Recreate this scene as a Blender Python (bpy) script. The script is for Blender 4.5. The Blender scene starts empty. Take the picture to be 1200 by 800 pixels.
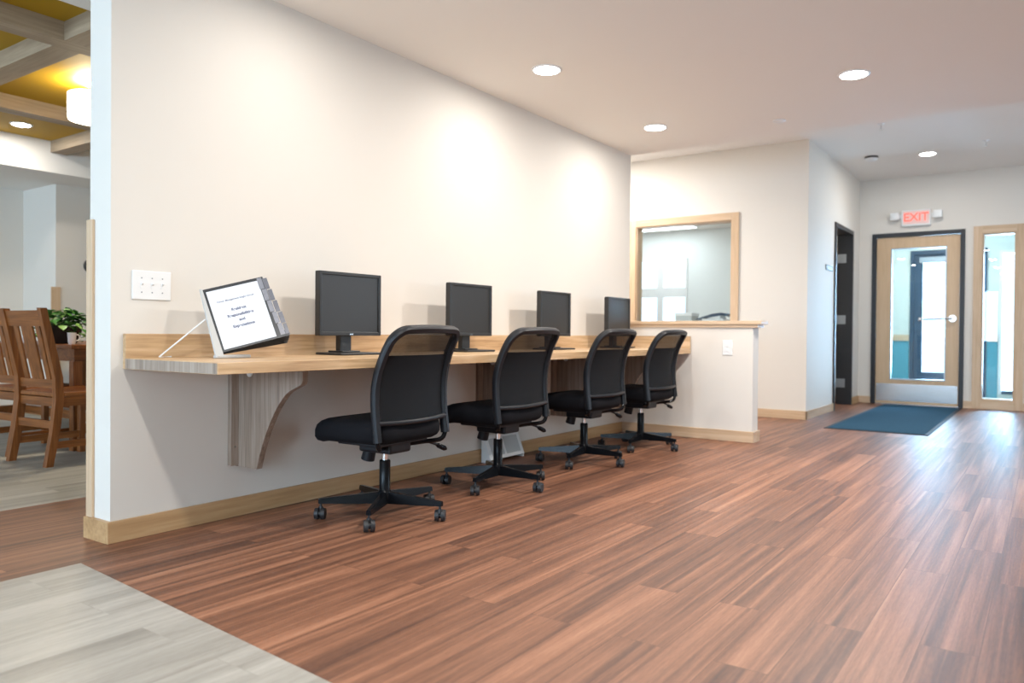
import bpy, bmesh, math, random
from mathutils import Vector, Matrix
random.seed(7)
S = bpy.context.scene
COL = S.collection
PI = math.pi

# ------------------------------------------------------------------ materials
def new_mat(name):
    m = bpy.data.materials.new(name); m.use_nodes = True
    nt = m.node_tree; nt.nodes.clear()
    out = nt.nodes.new('ShaderNodeOutputMaterial')
    return m, nt, out

def srgb(r, g, b):
    f = lambda c: (c/255/12.92) if c/255 <= .04045 else ((c/255+.055)/1.055)**2.4
    return (f(r), f(g), f(b), 1)

def plain(name, col, rough=.5, metal=0, spec=.5, emit=None, estr=0, bump=0, bscale=200, vary=0, vscale=4, coat=0):
    m, nt, out = new_mat(name)
    b = nt.nodes.new('ShaderNodeBsdfPrincipled')
    b.inputs['Base Color'].default_value = col
    b.inputs['Roughness'].default_value = rough
    b.inputs['Metallic'].default_value = metal
    b.inputs['Specular IOR Level'].default_value = spec
    b.inputs['Coat Weight'].default_value = coat
    if emit:
        b.inputs['Emission Color'].default_value = emit
        b.inputs['Emission Strength'].default_value = estr
    tc = None
    if bump or vary:
        tc = nt.nodes.new('ShaderNodeTexCoord')
    if vary:
        n = nt.nodes.new('ShaderNodeTexNoise'); n.inputs['Scale'].default_value = vscale
        n.inputs['Detail'].default_value = 5
        nt.links.new(tc.outputs['Object'], n.inputs['Vector'])
        mp = nt.nodes.new('ShaderNodeMapRange')
        mp.inputs['To Min'].default_value = 1-vary; mp.inputs['To Max'].default_value = 1+vary
        nt.links.new(n.outputs['Fac'], mp.inputs['Value'])
        mx = nt.nodes.new('ShaderNodeMix'); mx.data_type = 'RGBA'; mx.blend_type = 'MULTIPLY'
        mx.inputs['Factor'].default_value = 1
        mx.inputs['A'].default_value = col
        nt.links.new(mp.outputs['Result'], mx.inputs['B'])
        nt.links.new(mx.outputs['Result'], b.inputs['Base Color'])
    if bump:
        n = nt.nodes.new('ShaderNodeTexNoise'); n.inputs['Scale'].default_value = bscale
        n.inputs['Detail'].default_value = 3
        nt.links.new(tc.outputs['Object'], n.inputs['Vector'])
        bp = nt.nodes.new('ShaderNodeBump'); bp.inputs['Strength'].default_value = bump
        bp.inputs['Distance'].default_value = .002
        nt.links.new(n.outputs['Fac'], bp.inputs['Height'])
        nt.links.new(bp.outputs['Normal'], b.inputs['Normal'])
    nt.links.new(b.outputs['BSDF'], out.inputs['Surface'])
    return m

def wood(name, c_dark, c_mid, c_light, axis='x', rough=.4, fine=60, coarse=9, stretch=.06, contrast=1.0, spec=.4):
    """wood with grain running along one local axis"""
    m, nt, out = new_mat(name)
    L = nt.links.new
    b = nt.nodes.new('ShaderNodeBsdfPrincipled')
    b.inputs['Roughness'].default_value = rough
    b.inputs['Specular IOR Level'].default_value = spec
    tc = nt.nodes.new('ShaderNodeTexCoord')
    def streak(scale, detail, dist):
        mp = nt.nodes.new('ShaderNodeMapping')
        sc = [scale]*3; sc['xyz'.index(axis)] = scale*stretch
        mp.inputs['Scale'].default_value = sc
        L(tc.outputs['Object'], mp.inputs['Vector'])
        n = nt.nodes.new('ShaderNodeTexNoise'); n.inputs['Scale'].default_value = 1
        n.inputs['Detail'].default_value = detail; n.inputs['Distortion'].default_value = dist
        L(mp.outputs['Vector'], n.inputs['Vector'])
        return n.outputs['Fac']
    a = streak(coarse, 4, .6); f = streak(fine, 5, .2)
    add = nt.nodes.new('ShaderNodeMath'); add.operation = 'MULTIPLY_ADD'
    add.inputs[1].default_value = .45
    L(f, add.inputs[0])
    sc = nt.nodes.new('ShaderNodeMath'); sc.operation = 'MULTIPLY'; sc.inputs[1].default_value = .55
    L(a, sc.inputs[0]); L(sc.outputs[0], add.inputs[2])
    cr = nt.nodes.new('ShaderNodeValToRGB')
    k = .16/contrast
    cr.color_ramp.elements[0].position = .5-k; cr.color_ramp.elements[0].color = c_dark
    cr.color_ramp.elements[1].position = .5+k; cr.color_ramp.elements[1].color = c_light
    e = cr.color_ramp.elements.new(.5); e.color = c_mid
    L(add.outputs[0], cr.inputs['Fac'])
    L(cr.outputs['Color'], b.inputs['Base Color'])
    L(b.outputs['BSDF'], out.inputs['Surface'])
    return m

def planks(name, ramp, width, length, rough, strip=26, spec=.5, seam=.0015, rvar=.08, tone=.5, seamdark=.55):
    """floor boards running along x"""
    m, nt, out = new_mat(name)
    L = nt.links.new; N = nt.nodes.new
    b = N('ShaderNodeBsdfPrincipled')
    b.inputs['Specular IOR Level'].default_value = spec
    tc = N('ShaderNodeTexCoord')
    br = N('ShaderNodeTexBrick')
    br.offset = .37; br.offset_frequency = 2
    br.inputs['Scale'].default_value = 1
    br.inputs['Brick Width'].default_value = length; br.inputs['Row Height'].default_value = width
    br.inputs['Mortar Size'].default_value = seam; br.inputs['Mortar Smooth'].default_value = .3
    br.inputs['Color1'].default_value = (0, 0, 0, 1); br.inputs['Color2'].default_value = (1, 1, 1, 1)
    br.inputs['Mortar'].default_value = (.5, .5, .5, 1)
    L(tc.outputs['Object'], br.inputs['Vector'])
    rnd = N('ShaderNodeSeparateColor'); L(br.outputs['Color'], rnd.inputs['Color'])
    # per-plank offset of the grain
    off = N('ShaderNodeCombineXYZ')
    ml = N('ShaderNodeMath'); ml.operation = 'MULTIPLY'; ml.inputs[1].default_value = 37
    L(rnd.outputs['Red'], ml.inputs[0]); L(ml.outputs[0], off.inputs['Z'])
    av = N('ShaderNodeVectorMath'); av.operation = 'ADD'
    L(tc.outputs['Object'], av.inputs[0]); L(off.outputs['Vector'], av.inputs[1])
    def streak(sx, sy, detail, dist):
        mp = N('ShaderNodeMapping'); mp.inputs['Scale'].default_value = (sx, sy, 1)
        L(av.outputs[0], mp.inputs['Vector'])
        n = N('ShaderNodeTexNoise'); n.inputs['Scale'].default_value = 1
        n.inputs['Detail'].default_value = detail; n.inputs['Distortion'].default_value = dist
        n.inputs['Roughness'].default_value = .6
        L(mp.outputs['Vector'], n.inputs['Vector']); return n.outputs['Fac']
    a = streak(.6, strip, 3, .5); f = streak(4, strip*5, 4, .2); g = streak(25, strip*9, 2, 0)
    def madd(x, k, y=None, c=0):
        q = N('ShaderNodeMath'); q.operation = 'MULTIPLY_ADD'; L(x, q.inputs[0]); q.inputs[1].default_value = k
        if y is None: q.inputs[2].default_value = c
        else: L(y, q.inputs[2])
        return q.outputs[0]
    v = madd(rnd.outputs['Red'], .22*tone*2, None, .5-.5*.22*tone*2-.5)
    v = madd(a, .62, v); v = madd(f, .24, v); v = madd(g, .14, v)
    cr = N('ShaderNodeValToRGB')
    els = cr.color_ramp.elements
    els[0].position = ramp[0][0]; els[0].color = ramp[0][1]
    els[1].position = ramp[-1][0]; els[1].color = ramp[-1][1]
    for p, c in ramp[1:-1]:
        e = els.new(p); e.color = c
    L(v, cr.inputs['Fac'])
    mx = N('ShaderNodeMix'); mx.data_type = 'RGBA'; mx.blend_type = 'MULTIPLY'
    fm = N('ShaderNodeMath'); fm.operation = 'MULTIPLY'; fm.inputs[1].default_value = seamdark
    L(br.outputs['Fac'], fm.inputs[0]); L(fm.outputs[0], mx.inputs['Factor'])
    L(cr.outputs['Color'], mx.inputs['A']); mx.inputs['B'].default_value = (.25, .2, .18, 1)
    L(mx.outputs['Result'], b.inputs['Base Color'])
    r = madd(f, rvar*2, None, rough-rvar); L(r, b.inputs['Roughness'])
    bp = N('ShaderNodeBump'); bp.inputs['Strength'].default_value = .05; bp.inputs['Distance'].default_value = .002
    L(f, bp.inputs['Height']); L(bp.outputs['Normal'], b.inputs['Normal'])
    L(b.outputs['BSDF'], out.inputs['Surface'])
    return m

def glass(name, tint=(.93, .97, .98, 1), ior=1.45):
    m, nt, out = new_mat(name); L = nt.links.new
    t = nt.nodes.new('ShaderNodeBsdfTransparent'); t.inputs['Color'].default_value = tint
    g = nt.nodes.new('ShaderNodeBsdfGlossy'); g.inputs['Roughness'].default_value = .01
    fr = nt.nodes.new('ShaderNodeFresnel'); fr.inputs['IOR'].default_value = ior
    mx = nt.nodes.new('ShaderNodeMixShader')
    L(fr.outputs['Fac'], mx.inputs['Fac']); L(t.outputs[0], mx.inputs[1]); L(g.outputs[0], mx.inputs[2])
    L(mx.outputs[0], out.inputs['Surface'])
    return m

def netting(name, col, opacity):
    m, nt, out = new_mat(name); L = nt.links.new
    t = nt.nodes.new('ShaderNodeBsdfTransparent')
    d = nt.nodes.new('ShaderNodeBsdfPrincipled'); d.inputs['Base Color'].default_value = col
    d.inputs['Roughness'].default_value = .7; d.inputs['Specular IOR Level'].default_value = .2
    tc = nt.nodes.new('ShaderNodeTexCoord')
    w = nt.nodes.new('ShaderNodeTexNoise'); w.inputs['Scale'].default_value = 160
    L(tc.outputs['Object'], w.inputs['Vector'])
    mr = nt.nodes.new('ShaderNodeMapRange'); mr.inputs['To Min'].default_value = opacity-.06; mr.inputs['To Max'].default_value = opacity+.06
    L(w.outputs['Fac'], mr.inputs['Value'])
    mx = nt.nodes.new('ShaderNodeMixShader'); L(mr.outputs['Result'], mx.inputs['Fac'])
    L(t.outputs[0], mx.inputs[1]); L(d.outputs[0], mx.inputs[2]); L(mx.outputs[0], out.inputs['Surface'])
    return m

def emitter(name, col, s):
    m, nt, out = new_mat(name)
    e = nt.nodes.new('ShaderNodeEmission'); e.inputs['Color'].default_value = col; e.inputs['Strength'].default_value = s
    nt.links.new(e.outputs[0], out.inputs['Surface']); return m

M = {}
M['wall'] = plain('wall_paint', (.745, .70, .635, 1), .65, spec=.25, bump=.06, bscale=260)
M['wall_cool'] = plain('wall_paint_office', (.76, .79, .77, 1), .7, spec=.2)
M['ceiling'] = plain('ceiling_paint', (.90, .875, .83, 1), .8, spec=.1, bump=.05, bscale=220)
M['ochre'] = plain('ochre_paint', (.46, .27, .012, 1), .6, spec=.3)
M['floor'] = planks('wood_plank_floor', [(.25, srgb(58, 37, 28)), (.39, srgb(93, 61, 46)), (.5, srgb(124, 83, 61)), (.61, srgb(152, 105, 79)), (.75, srgb(180, 132, 102))],   .145, 1.22, .46, strip=24, spec=.5, tone=.3)
M['vinyl'] = planks('grey_plank_vinyl', [(.2, srgb(112, 107, 99)), (.4, srgb(146, 141, 132)), (.6, srgb(172, 167, 158)), (.8, srgb(194, 190, 181))], .18, 1.22, .45, strip=13, spec=.4, tone=.25, seamdark=.15)
MAPLE = (srgb(188, 157, 123), srgb(205, 176, 144), srgb(218, 193, 164))
M['maple_x'] = wood('maple_trim_x', srgb(170, 132, 90), srgb(192, 154, 110), srgb(208, 174, 132), axis='x', contrast=.8)
M['maple_y'] = wood('maple_trim_y', *MAPLE, axis='y', contrast=.8)
M['maple_z'] = wood('maple_trim_z', *MAPLE, axis='z', contrast=.8)
OAK = (srgb(160, 126, 90), srgb(200, 166, 126), srgb(222, 194, 158))
M['oak_x'] = wood('oak_laminate_x', *OAK, axis='x', fine=70, coarse=12, contrast=.9)
M['oak_y'] = wood('oak_laminate_y', *OAK, axis='y', fine=70, coarse=12, contrast=.9)
OAK_DAYLIGHT = (srgb(112, 96, 84), srgb(152, 134, 119), srgb(180, 164, 150))  # the oak laminate again, bluish daylight and shade mixed into its greys
M['oak_daylight_z'] = wood('oak_laminate_daylight_tint_z', *OAK_DAYLIGHT, axis='z', fine=150, coarse=40, stretch=.03, contrast=.85)
BEAM = (srgb(138, 119, 98), srgb(166, 145, 120), srgb(188, 167, 141))
M['beam_x'] = wood('beam_wood_x', *BEAM, axis='x', contrast=.7, rough=.55)
M['beam_y'] = wood('beam_wood_y', *BEAM, axis='y', contrast=.7, rough=.55)
DIN = (srgb(88, 48, 20), srgb(128, 74, 33), srgb(160, 100, 52))
M['din_z'] = wood('brown_oak_upright', *DIN, axis='z', fine=80, coarse=20, contrast=.8, rough=.35)
M['din_x'] = wood('brown_oak_x', *DIN, axis='x', fine=80, coarse=20, contrast=.8, rough=.35)
M['din_y'] = wood('brown_oak_y', *DIN, axis='y', fine=80, coarse=20, contrast=.8, rough=.35)
M['door_wood'] = wood('maple_door_veneer', srgb(192, 160, 124), srgb(204, 173, 137), srgb(214, 185, 150), axis='z', contrast=.6, rough=.35)
M['white'] = plain('white_plastic', (.82, .82, .81, 1), .4)
M['white_metal'] = plain('white_painted_metal', (.80, .81, .80, 1), .35)
M['rack_metal'] = plain('pale_grey_rack_metal', (.52, .53, .52, 1), .3)
M['grey_metal'] = plain('brushed_grey_metal', (.34, .36, .38, 1), .35, metal=.9, vary=.1, vscale=30)
M['sign_grey'] = plain('grey_sign_plastic', (.20, .21, .22, 1), .5)
M['steel'] = plain('stainless_steel', (.48, .47, .46, 1), .25, metal=1, vary=.08, vscale=8)
M['chrome'] = plain('chrome', (.8, .8, .8, 1), .12, metal=1)
M['black_frame'] = plain('black_painted_frame', (.012, .012, .014, 1), .4)
M['navy_frame'] = plain('dark_navy_frame', (.010, .045, .09, 1), .4)
M['fabric'] = plain('black_seat_fabric', (.008, .008, .010, 1), .9, spec=.15, bump=.3, bscale=500)
M['plastic'] = plain('black_plastic', (.010, .011, .014, 1), .42, spec=.32, bump=.05, bscale=400)
M['gloss'] = plain('black_enamel_steel', (.006, .0065, .008, 1), .18, spec=.15)
M['net'] = netting('black_back_netting', (.009, .010, .012, 1), .86)
M['rubber'] = plain('caster_rubber', (.02, .02, .022, 1), .5)
M['monitor'] = plain('monitor_casing', (.020, .019, .018, 1), .42)
M['screen'] = plain('matt_screen', (.022, .019, .016, 1), .38, spec=.5)
M['glass'] = glass('clear_glass')
M['paper'] = plain('white_paper', (.78, .79, .82, 1), .6)
M['ink'] = plain('grey_blue_ink', (.16, .17, .24, 1), .7)
M['ink_light'] = plain('pale_grey_ink', (.36, .37, .42, 1), .7)
M['charcoal'] = plain('charcoal_plastic', (.03, .032, .035, 1), .35)
M['tab'] = plain('grey_tab_film', (.24, .24, .265, 1), .3, vary=.25, vscale=60)
M['tab_dark'] = plain('dark_tab_film', (.15, .15, .17, 1), .3, vary=.25, vscale=60)
M['mat'] = plain('blue_carpet_mat', (.022, .070, .115, 1), .95, spec=.1, bump=.8, bscale=300, vary=.35, vscale=60)
M['matedge'] = plain('rubber_mat_border', (.012, .022, .034, 1), .7)
M['teal'] = plain('teal_paint', (.06, .30, .38, 1), .5)
M['vest_wall'] = plain('vestibule_paint', (.66, .70, .64, 1), .7)
M['lamp'] = emitter('lamp_diffuser', (1, .97, .92, 1), 26)
M['drum'] = emitter('drum_shade_glow', (1, .90, .68, 1), 9)
M['troffer'] = emitter('troffer_glow', (.95, .98, 1, 1), 6)
M['exit_red'] = plain('exit_letters', (.8, .10, .07, 1), .5, emit=(1, .16, .11, 1), estr=.75)
M['exit_face'] = plain('exit_face', (.62, .5, .47, 1), .5, emit=(1, .35, .28, 1), estr=.22)
M['leaf'] = plain('leaf_green', (.045, .16, .025, 1), .4, vary=.7, vscale=14)
M['leaf_light'] = plain('leaf_pale', (.20, .36, .10, 1), .4, vary=.5, vscale=14)
M['basket'] = plain('dark_wicker', (.018, .011, .008, 1), .7, bump=1, bscale=90)
M['clear_plastic'] = plain('frosted_plastic', (.55, .57, .56, 1), .25)

# ------------------------------------------------------------------ mesh helpers
def bx(bm, x0, x1, y0, y1, z0, z1, bev=0, seg=2):
    r = bmesh.ops.create_cube(bm, size=1)
    vs = r['verts']
    for v in vs:
        v.co = Vector(((x0+x1)/2+v.co.x*(x1-x0), (y0+y1)/2+v.co.y*(y1-y0), (z0+z1)/2+v.co.z*(z1-z0)))
    if bev:
        es = list({e for v in vs for e in v.link_edges})
        bmesh.ops.bevel(bm, geom=es, offset=bev, segments=seg, profile=.5, affect='EDGES')

def cyl(bm, p0, p1, r0, r1=None, seg=20, cap=True):
    if r1 is None: r1 = r0
    p0 = Vector(p0); p1 = Vector(p1); d = p1-p0
    q = Vector((0, 0, 1)).rotation_difference(d.normalized())
    r = bmesh.ops.create_cone(bm, cap_ends=cap, segments=seg, radius1=r0, radius2=r1, depth=d.length)
    mid = (p0+p1)/2
    for v in r['verts']:
        v.co = q @ v.co + mid

def lathe(bm, prof, seg=24, centre=(0, 0, 0), axis='z'):
    rings = []
    c = Vector(centre)
    for r, h in prof:
        ring = []
        for i in range(seg):
            a = 2*PI*i/seg
            p = Vector((r*math.cos(a), r*math.sin(a), h))
            if axis == 'x': p = Vector((h, r*math.cos(a), r*math.sin(a)))
            if axis == 'y': p = Vector((r*math.cos(a), h, r*math.sin(a)))
            ring.append(bm.verts.new(c+p))
        rings.append(ring)
    for a, b in zip(rings, rings[1:]):
        for i in range(seg):
            bm.faces.new((a[i], a[(i+1) % seg], b[(i+1) % seg], b[i]))
    bm.faces.new(rings[0]); bm.faces.new(rings[-1])

def prism(bm, pts, axis, a0, a1):
    def P(u, v, a):
        return {'x': (a, u, v), 'y': (u, a, v), 'z': (u, v, a)}[axis]
    A = [bm.verts.new(P(u, v, a0)) for u, v in pts]
    B = [bm.verts.new(P(u, v, a1)) for u, v in pts]
    n = len(pts)
    for i in range(n):
        bm.faces.new((A[i], A[(i+1) % n], B[(i+1) % n], B[i]))
    bm.faces.new(A); bm.faces.new(B)

def hexa(bm, p):
    v = [bm.verts.new(q) for q in p]
    for f in ((0, 1, 2, 3), (4, 5, 6, 7), (0, 1, 5, 4), (1, 2, 6, 5), (2, 3, 7, 6), (3, 0, 4, 7)):
        bm.faces.new([v[i] for i in f])

def tube(bm, pts, r, seg=10, closed=False):
    pts = [Vector(p) for p in pts]
    rr = r if isinstance(r, (list, tuple)) else [r]*len(pts)
    prev = None; rings = []
    n = len(pts)
    for i, p in enumerate(pts):
        t = (pts[min(i+1, n-1)]-pts[max(i-1, 0)]).normalized()
        if prev is None:
            u = t.orthogonal().normalized()
        else:
            u = (prev - t*prev.dot(t)).normalized()
        prev = u; w = t.cross(u)
        rings.append([bm.verts.new(p+rr[i]*(math.cos(2*PI*k/seg)*u+math.sin(2*PI*k/seg)*w)) for k in range(seg)])
    for a, b in zip(rings, rings[1:]):
        for k in range(seg):
            bm.faces.new((a[k], a[(k+1) % seg], b[(k+1) % seg], b[k]))
    bm.faces.new(rings[0]); bm.faces.new(rings[-1])

def smooth_path(pts, n=8):
    pts = [Vector(p) for p in pts]; out = []
    P = [pts[0]]+pts+[pts[-1]]
    for i in range(1, len(P)-2):
        for k in range(n):
            t = k/n
            a, b, c, d = P[i-1], P[i], P[i+1], P[i+2]
            out.append(.5*((2*b)+(c-a)*t+(2*a-5*b+4*c-d)*t*t+(-a+3*b-3*c+d)*t**3))
    out.append(pts[-1]); return out

def obj(name, bm, mat, parent=None, smooth=False, loc=None):
    bmesh.ops.recalc_face_normals(bm, faces=bm.faces)
    me = bpy.data.meshes.new(name); bm.to_mesh(me); bm.free()
    if mat: me.materials.append(mat)
    if smooth:
        for p in me.polygons: p.use_smooth = True
        try: me.set_sharp_from_angle(angle=math.radians(40))
        except Exception: pass
    o = bpy.data.objects.new(name, me); COL.objects.link(o)
    if parent: o.parent = parent
    if loc: o.location = loc
    return o

def BM(): return bmesh.new()
def boxobj(name, d, mat, parent=None, bev=0, **k):
    b = BM(); bx(b, *d, bev=bev); return obj(name, b, mat, parent, **k)

def tag(o, label, cat, group=None):
    o['label'] = label; o['category'] = cat
    if group: o['group'] = group
    return o
def thing(name, label, cat, loc=(0, 0, 0), rz=0, group=None):
    o = bpy.data.objects.new(name, None); COL.objects.link(o)
    o.empty_display_size = .1
    o.location = loc; o.rotation_euler = (0, 0, rz)
    return tag(o, label, cat, group)
def struct(name, bm, mat, **k):
    o = obj(name, bm, mat, **k); o['kind'] = 'structure'; return o
def sbox(name, d, mat, bev=0):
    b = BM(); bx(b, *d, bev=bev); return struct(name, b, mat)
def sroot(name, loc=(0, 0, 0)):
    o = bpy.data.objects.new(name, None); COL.objects.link(o); o.location = loc
    o['kind'] = 'structure'; return o
def turn_base(root, deg):
    for ch in root.children:
        if ch.name.split('.')[0] == 'leg': ch.rotation_euler = (0, 0, math.radians(deg))
def dup(root, loc, rz=None, label=None):
    r = root.copy(); COL.objects.link(r); r.location = loc
    if rz is not None: r.rotation_euler = (0, 0, rz)
    if label: r['label'] = label
    for ch in list(root.children):
        c = ch.copy(); COL.objects.link(c); c.parent = r
        for g in ch.children:
            d = g.copy(); COL.objects.link(d); d.parent = c
    return r
def text_mesh(body, size, depth=.0006, shear=0, bold=0, spacing=1.0):
    cu = bpy.data.curves.new('lettering', 'FONT'); cu.body = body; cu.size = size
    cu.align_x = 'CENTER'; cu.align_y = 'CENTER'; cu.extrude = depth; cu.shear = shear; cu.offset = bold
    cu.space_character = spacing
    t = bpy.data.objects.new('lettering', cu); COL.objects.link(t)
    bpy.context.view_layer.update()
    dg = bpy.context.evaluated_depsgraph_get()
    me = bpy.data.meshes.new_from_object(t.evaluated_get(dg))
    bpy.data.objects.remove(t); bpy.data.curves.remove(cu)
    return me
def textobj(name, body, size, mat, parent, mtx, **k):
    me = text_mesh(body, size, **k); me.transform(mtx)
    me.materials.clear(); me.materials.append(mat)
    o = bpy.data.objects.new(name, me); COL.objects.link(o); o.parent = parent
    return o
def frame_mtx(origin, xax, yax):
    x = Vector(xax).normalized(); y = Vector(yax).normalized(); z = x.cross(y)
    m = Matrix((x, y, z)).transposed().to_4x4(); m.translation = Vector(origin); return m

# ------------------------------------------------------------------ the room
YW = 3.125           # face of the long desk wall
CL = 2.479           # low ceiling
CH = 2.885           # entrance ceiling
XE = 6.33            # end of the desk wall / edge of the low ceiling
XB, XD = 8.24, 10.85 # window wall and door wall
YC = 2.05            # side wall by the entrance
XR = -4.6            # wall behind the camera
YR = -3.2            # right wall

sbox('floor', (XR-.2, 13.4, YR-.2, 9.2, -.12, 0), M['floor'])
b = BM(); prism(b, [(1.425, 2.94), (1.302, 1.446), (.955, YR+.02), (XR+.02, YR+.02), (XR+.02, 2.94)], 'z', 0, .0012)
struct('floor_grey_entry', b, M['vinyl'])
b = BM(); prism(b, [(XR+.02, 4.085), (6.1, 4.085), (6.1, 8.03), (3.62, 8.03), (3.62, 8.74), (XR+.02, 8.74)], 'z', 0, .0012)
struct('floor_grey_dining', b, M['vinyl'])

sbox('ceiling', (XR-.2, XE, YR-.2, 4.0, CL, CH+.1), M['ceiling'])
sbox('ceiling_entrance', (XE, 11.1, YR-.2, 4.9, CH, CH+.1), M['ceiling'])

# desk wall
sbox('wall_left', (1.63, XE, YW, 3.29, 0, CL), M['wall'])
b = BM()
bx(b, 1.612, 6.19, YW-.015, YW, 0, .088, bev=.002)
bx(b, 1.612, 1.63, YW, 3.29, 0, .088)
bx(b, 1.612, XE, 3.29, 3.305, 0, .088)
struct('baseboard_left', b, M['maple_x'])
# pony wall
sbox('wall_low', (6.19, XE, 1.955, YW, 0, .928), M['wall'])
b = BM()
bx(b, 6.175, 6.19, 1.94, YW-.0152, 0, .088, bev=.002)
bx(b, 6.1902, XE+.015, 1.94, 1.955, 0, .088)
bx(b, XE, XE+.015, 1.955, YW, 0, .088)
struct('baseboard_low', b, M['maple_y'])
t = sroot('trim_1')
b = BM(); bx(b, 6.165, XE+.025, 1.885, YW, .953, .983, bev=.004); obj('ledge_board', b, M['maple_y'], t)
b = BM(); bx(b, 6.177, XE+.013, 1.915, YW, .928, .953, bev=.002); obj('ledge_apron', b, M['maple_y'], t)
# wood corner guard on the wall end
b = BM(); bx(b, 1.618, 1.63, 3.250, 3.298, .088, 1.325, bev=.002); bx(b, 1.63, 1.665, 3.29, 3.298, .088, 1.325)
struct('trim_2', b, M['maple_z'])

# window wall (B) with an opening
wy0, wy1, wz0, wz1 = 2.845, 3.985, 1.0, 2.115
b = BM()
bx(b, XB, XB+.14, YC, wy0, 0, CH); bx(b, XB, XB+.14, wy1, 5.9, 0, CH)
bx(b, XB, XB+.14, wy0, wy1, 0, wz0); bx(b, XB, XB+.14, wy0, wy1, wz1, CH)
struct('wall_window', b, M['wall'])
sbox('baseboard_window', (XB-.015, XB, YC-.015, 5.9, 0, .088), M['maple_y'])
t = sroot('window_1', (XB, 3.415, wz0))
b = BM(); fo = .08
y0, y1 = wy0-3.415, wy1-3.415; zt = wz1-wz0
bx(b, -.018, 0, y0-fo, y0, -.06, zt+fo, bev=.002); bx(b, -.018, 0, y1, y1+fo, -.06, zt+fo, bev=.002)
obj('side_casing', b, M['maple_z'], t)
b = BM(); bx(b, -.018, 0, y0, y1, zt, zt+fo, bev=.002); obj('head_casing', b, M['maple_y'], t)
b = BM(); bx(b, -.045, .14, y0-fo, y1+fo, -.03, 0, bev=.003); obj('window_sill', b, M['maple_y'], t)
b = BM(); bx(b, 0, .14, y0, y0+.012, 0, zt); bx(b, 0, .14, y1-.012, y1, 0, zt); bx(b, 0, .14, y0+.012, y1-.012, zt-.012, zt)
obj('jamb_lining', b, M['maple_z'], t)
b = BM(); bx(b, .065, .071, y0+.012, y1-.012, 0, zt-.012); obj('pane', b, M['glass'], t)

# side wall (C) with the open black framed door
dx0, dx1, dzt = 9.47, 10.36, 2.13
b = BM()
bx(b, XB+.14, dx0-.05, YC, YC+.15, 0, CH); bx(b, dx1+.05, XD, YC, YC+.15, 0, CH)
bx(b, dx0-.05, dx1+.05, YC, YC+.15, dzt+.05, CH)
struct('wall_side', b, M['wall'])
b = BM(); bx(b, XB-.015, dx0-.052, YC-.015, YC, 0, .088, bev=.002); bx(b, dx1+.052, XD, YC-.015, YC, 0, .088)
struct('baseboard_side', b, M['maple_x'])
t = sroot('door_2', (dx1, YC, 0))
b = BM(); w = dx0-dx1
for x0, x1 in ((w-.05, w), (0, .05)):
    bx(b, x0, x1, -.018, .168, 0, dzt+.05, bev=.003)
bx(b, w, 0, -.018, .168, dzt, dzt+.05, bev=.003)
obj('door_frame', b, M['black_frame'], t)
dl = boxobj('door_leaf', (-.05, -.005, .172, 1.02, .01, dzt-.005), M['door_wood'], t)
for z in (.27, 1.07, 1.84):
    b = BM(); bx(b, -.0035, 0, .06, .168, z-.055, z+.055); cyl(b, (-.008, .17, z-.055), (-.008, .17, z+.055), .008, seg=10)
    obj('hinge', b, M['grey_metal'], t)

# door wall (D)
dy0, dy1, dht = .905, 1.845, 2.13
sy0, sy1, sz0, sz1 = .335, .675, .11, 2.11
b = BM()
bx(b, XD, XD+.14, dy1+.05, YC+.6, 0, CH); bx(b, XD, XD+.14, sy1, dy0-.05, 0, CH)
bx(b, XD, XD+.14, dy0-.05, dy1+.05, dht+.05, CH); bx(b, XD, XD+.14, sy0, sy1, 0, sz0)
bx(b, XD, XD+.14, sy0, sy1, sz1, CH); bx(b, XD, XD+.14, YR-.2, sy0, 0, CH)
struct('wall_entrance', b, M['wall'])
b = BM(); bx(b, XD-.015, XD, dy1+.052, YC-.015, 0, .088, bev=.002); bx(b, XD-.015, XD, sy1+.092, dy0-.052, 0, .088); bx(b, XD-.015, XD, YR, sy0-.092, 0, .088)
struct('baseboard_entrance', b, M['maple_y'])
t = sroot('door_1', (XD, dy0, 0))
W = dy1-dy0
b = BM()
bx(b, -.02, .15, -.05, 0, 0, dht+.05, bev=.003); bx(b, -.02, .15, W, W+.05, 0, dht+.05, bev=.003); bx(b, -.02, .15, 0, W, dht, dht+.05, bev=.003)
obj('door_frame', b, M['black_frame'], t)
gy0, gy1, gz0, gz1 = .145, .77, .315, 1.985
b = BM()
bx(b, .01, .055, .004, gy0, .012, dht-.004); bx(b, .01, .055, gy1, W-.004, .012, dht-.004)
bx(b, .01, .055, gy0, gy1, .012, gz0); bx(b, .01, .055, gy0, gy1, gz1, dht-.004)
leaf = obj('door_leaf', b, M['door_wood'], t)
b = BM(); m_ = .014
bx(b, .002, .06, gy0, gy0+m_, gz0, gz1); bx(b, .002, .06, gy1-m_, gy1, gz0, gz1); bx(b, .002, .06, gy0+m_, gy1-m_, gz0, gz0+m_); bx(b, .002, .06, gy0+m_, gy1-m_, gz1-m_, gz1)
obj('glazing_bead', b, M['grey_metal'], leaf)
boxobj('pane', (.03, .036, gy0+m_, gy1-m_, gz0+m_, gz1-m_), M['glass'], leaf)
boxobj('kick_plate', (.006, .0098, .012, W-.012, .04, .262), M['steel'], leaf)
boxobj('threshold', (-.015, .12, .002, W-.002, 0, .011), M['steel'], t)
b = BM()
cyl(b, (.0099, .075, 1.09), (-.002, .075, 1.09), .042, seg=24); cyl(b, (-.002, .075, 1.09), (-.045, .075, 1.09), .013)
tube(b, smooth_path([(-.045, .075, 1.09), (-.05, .12, 1.09), (-.05, .25, 1.085), (-.05, .42, 1.08)], 5), .011)
bx(b, -.06, -.035, .40, .445, 1.055, 1.105, bev=.005)
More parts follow.
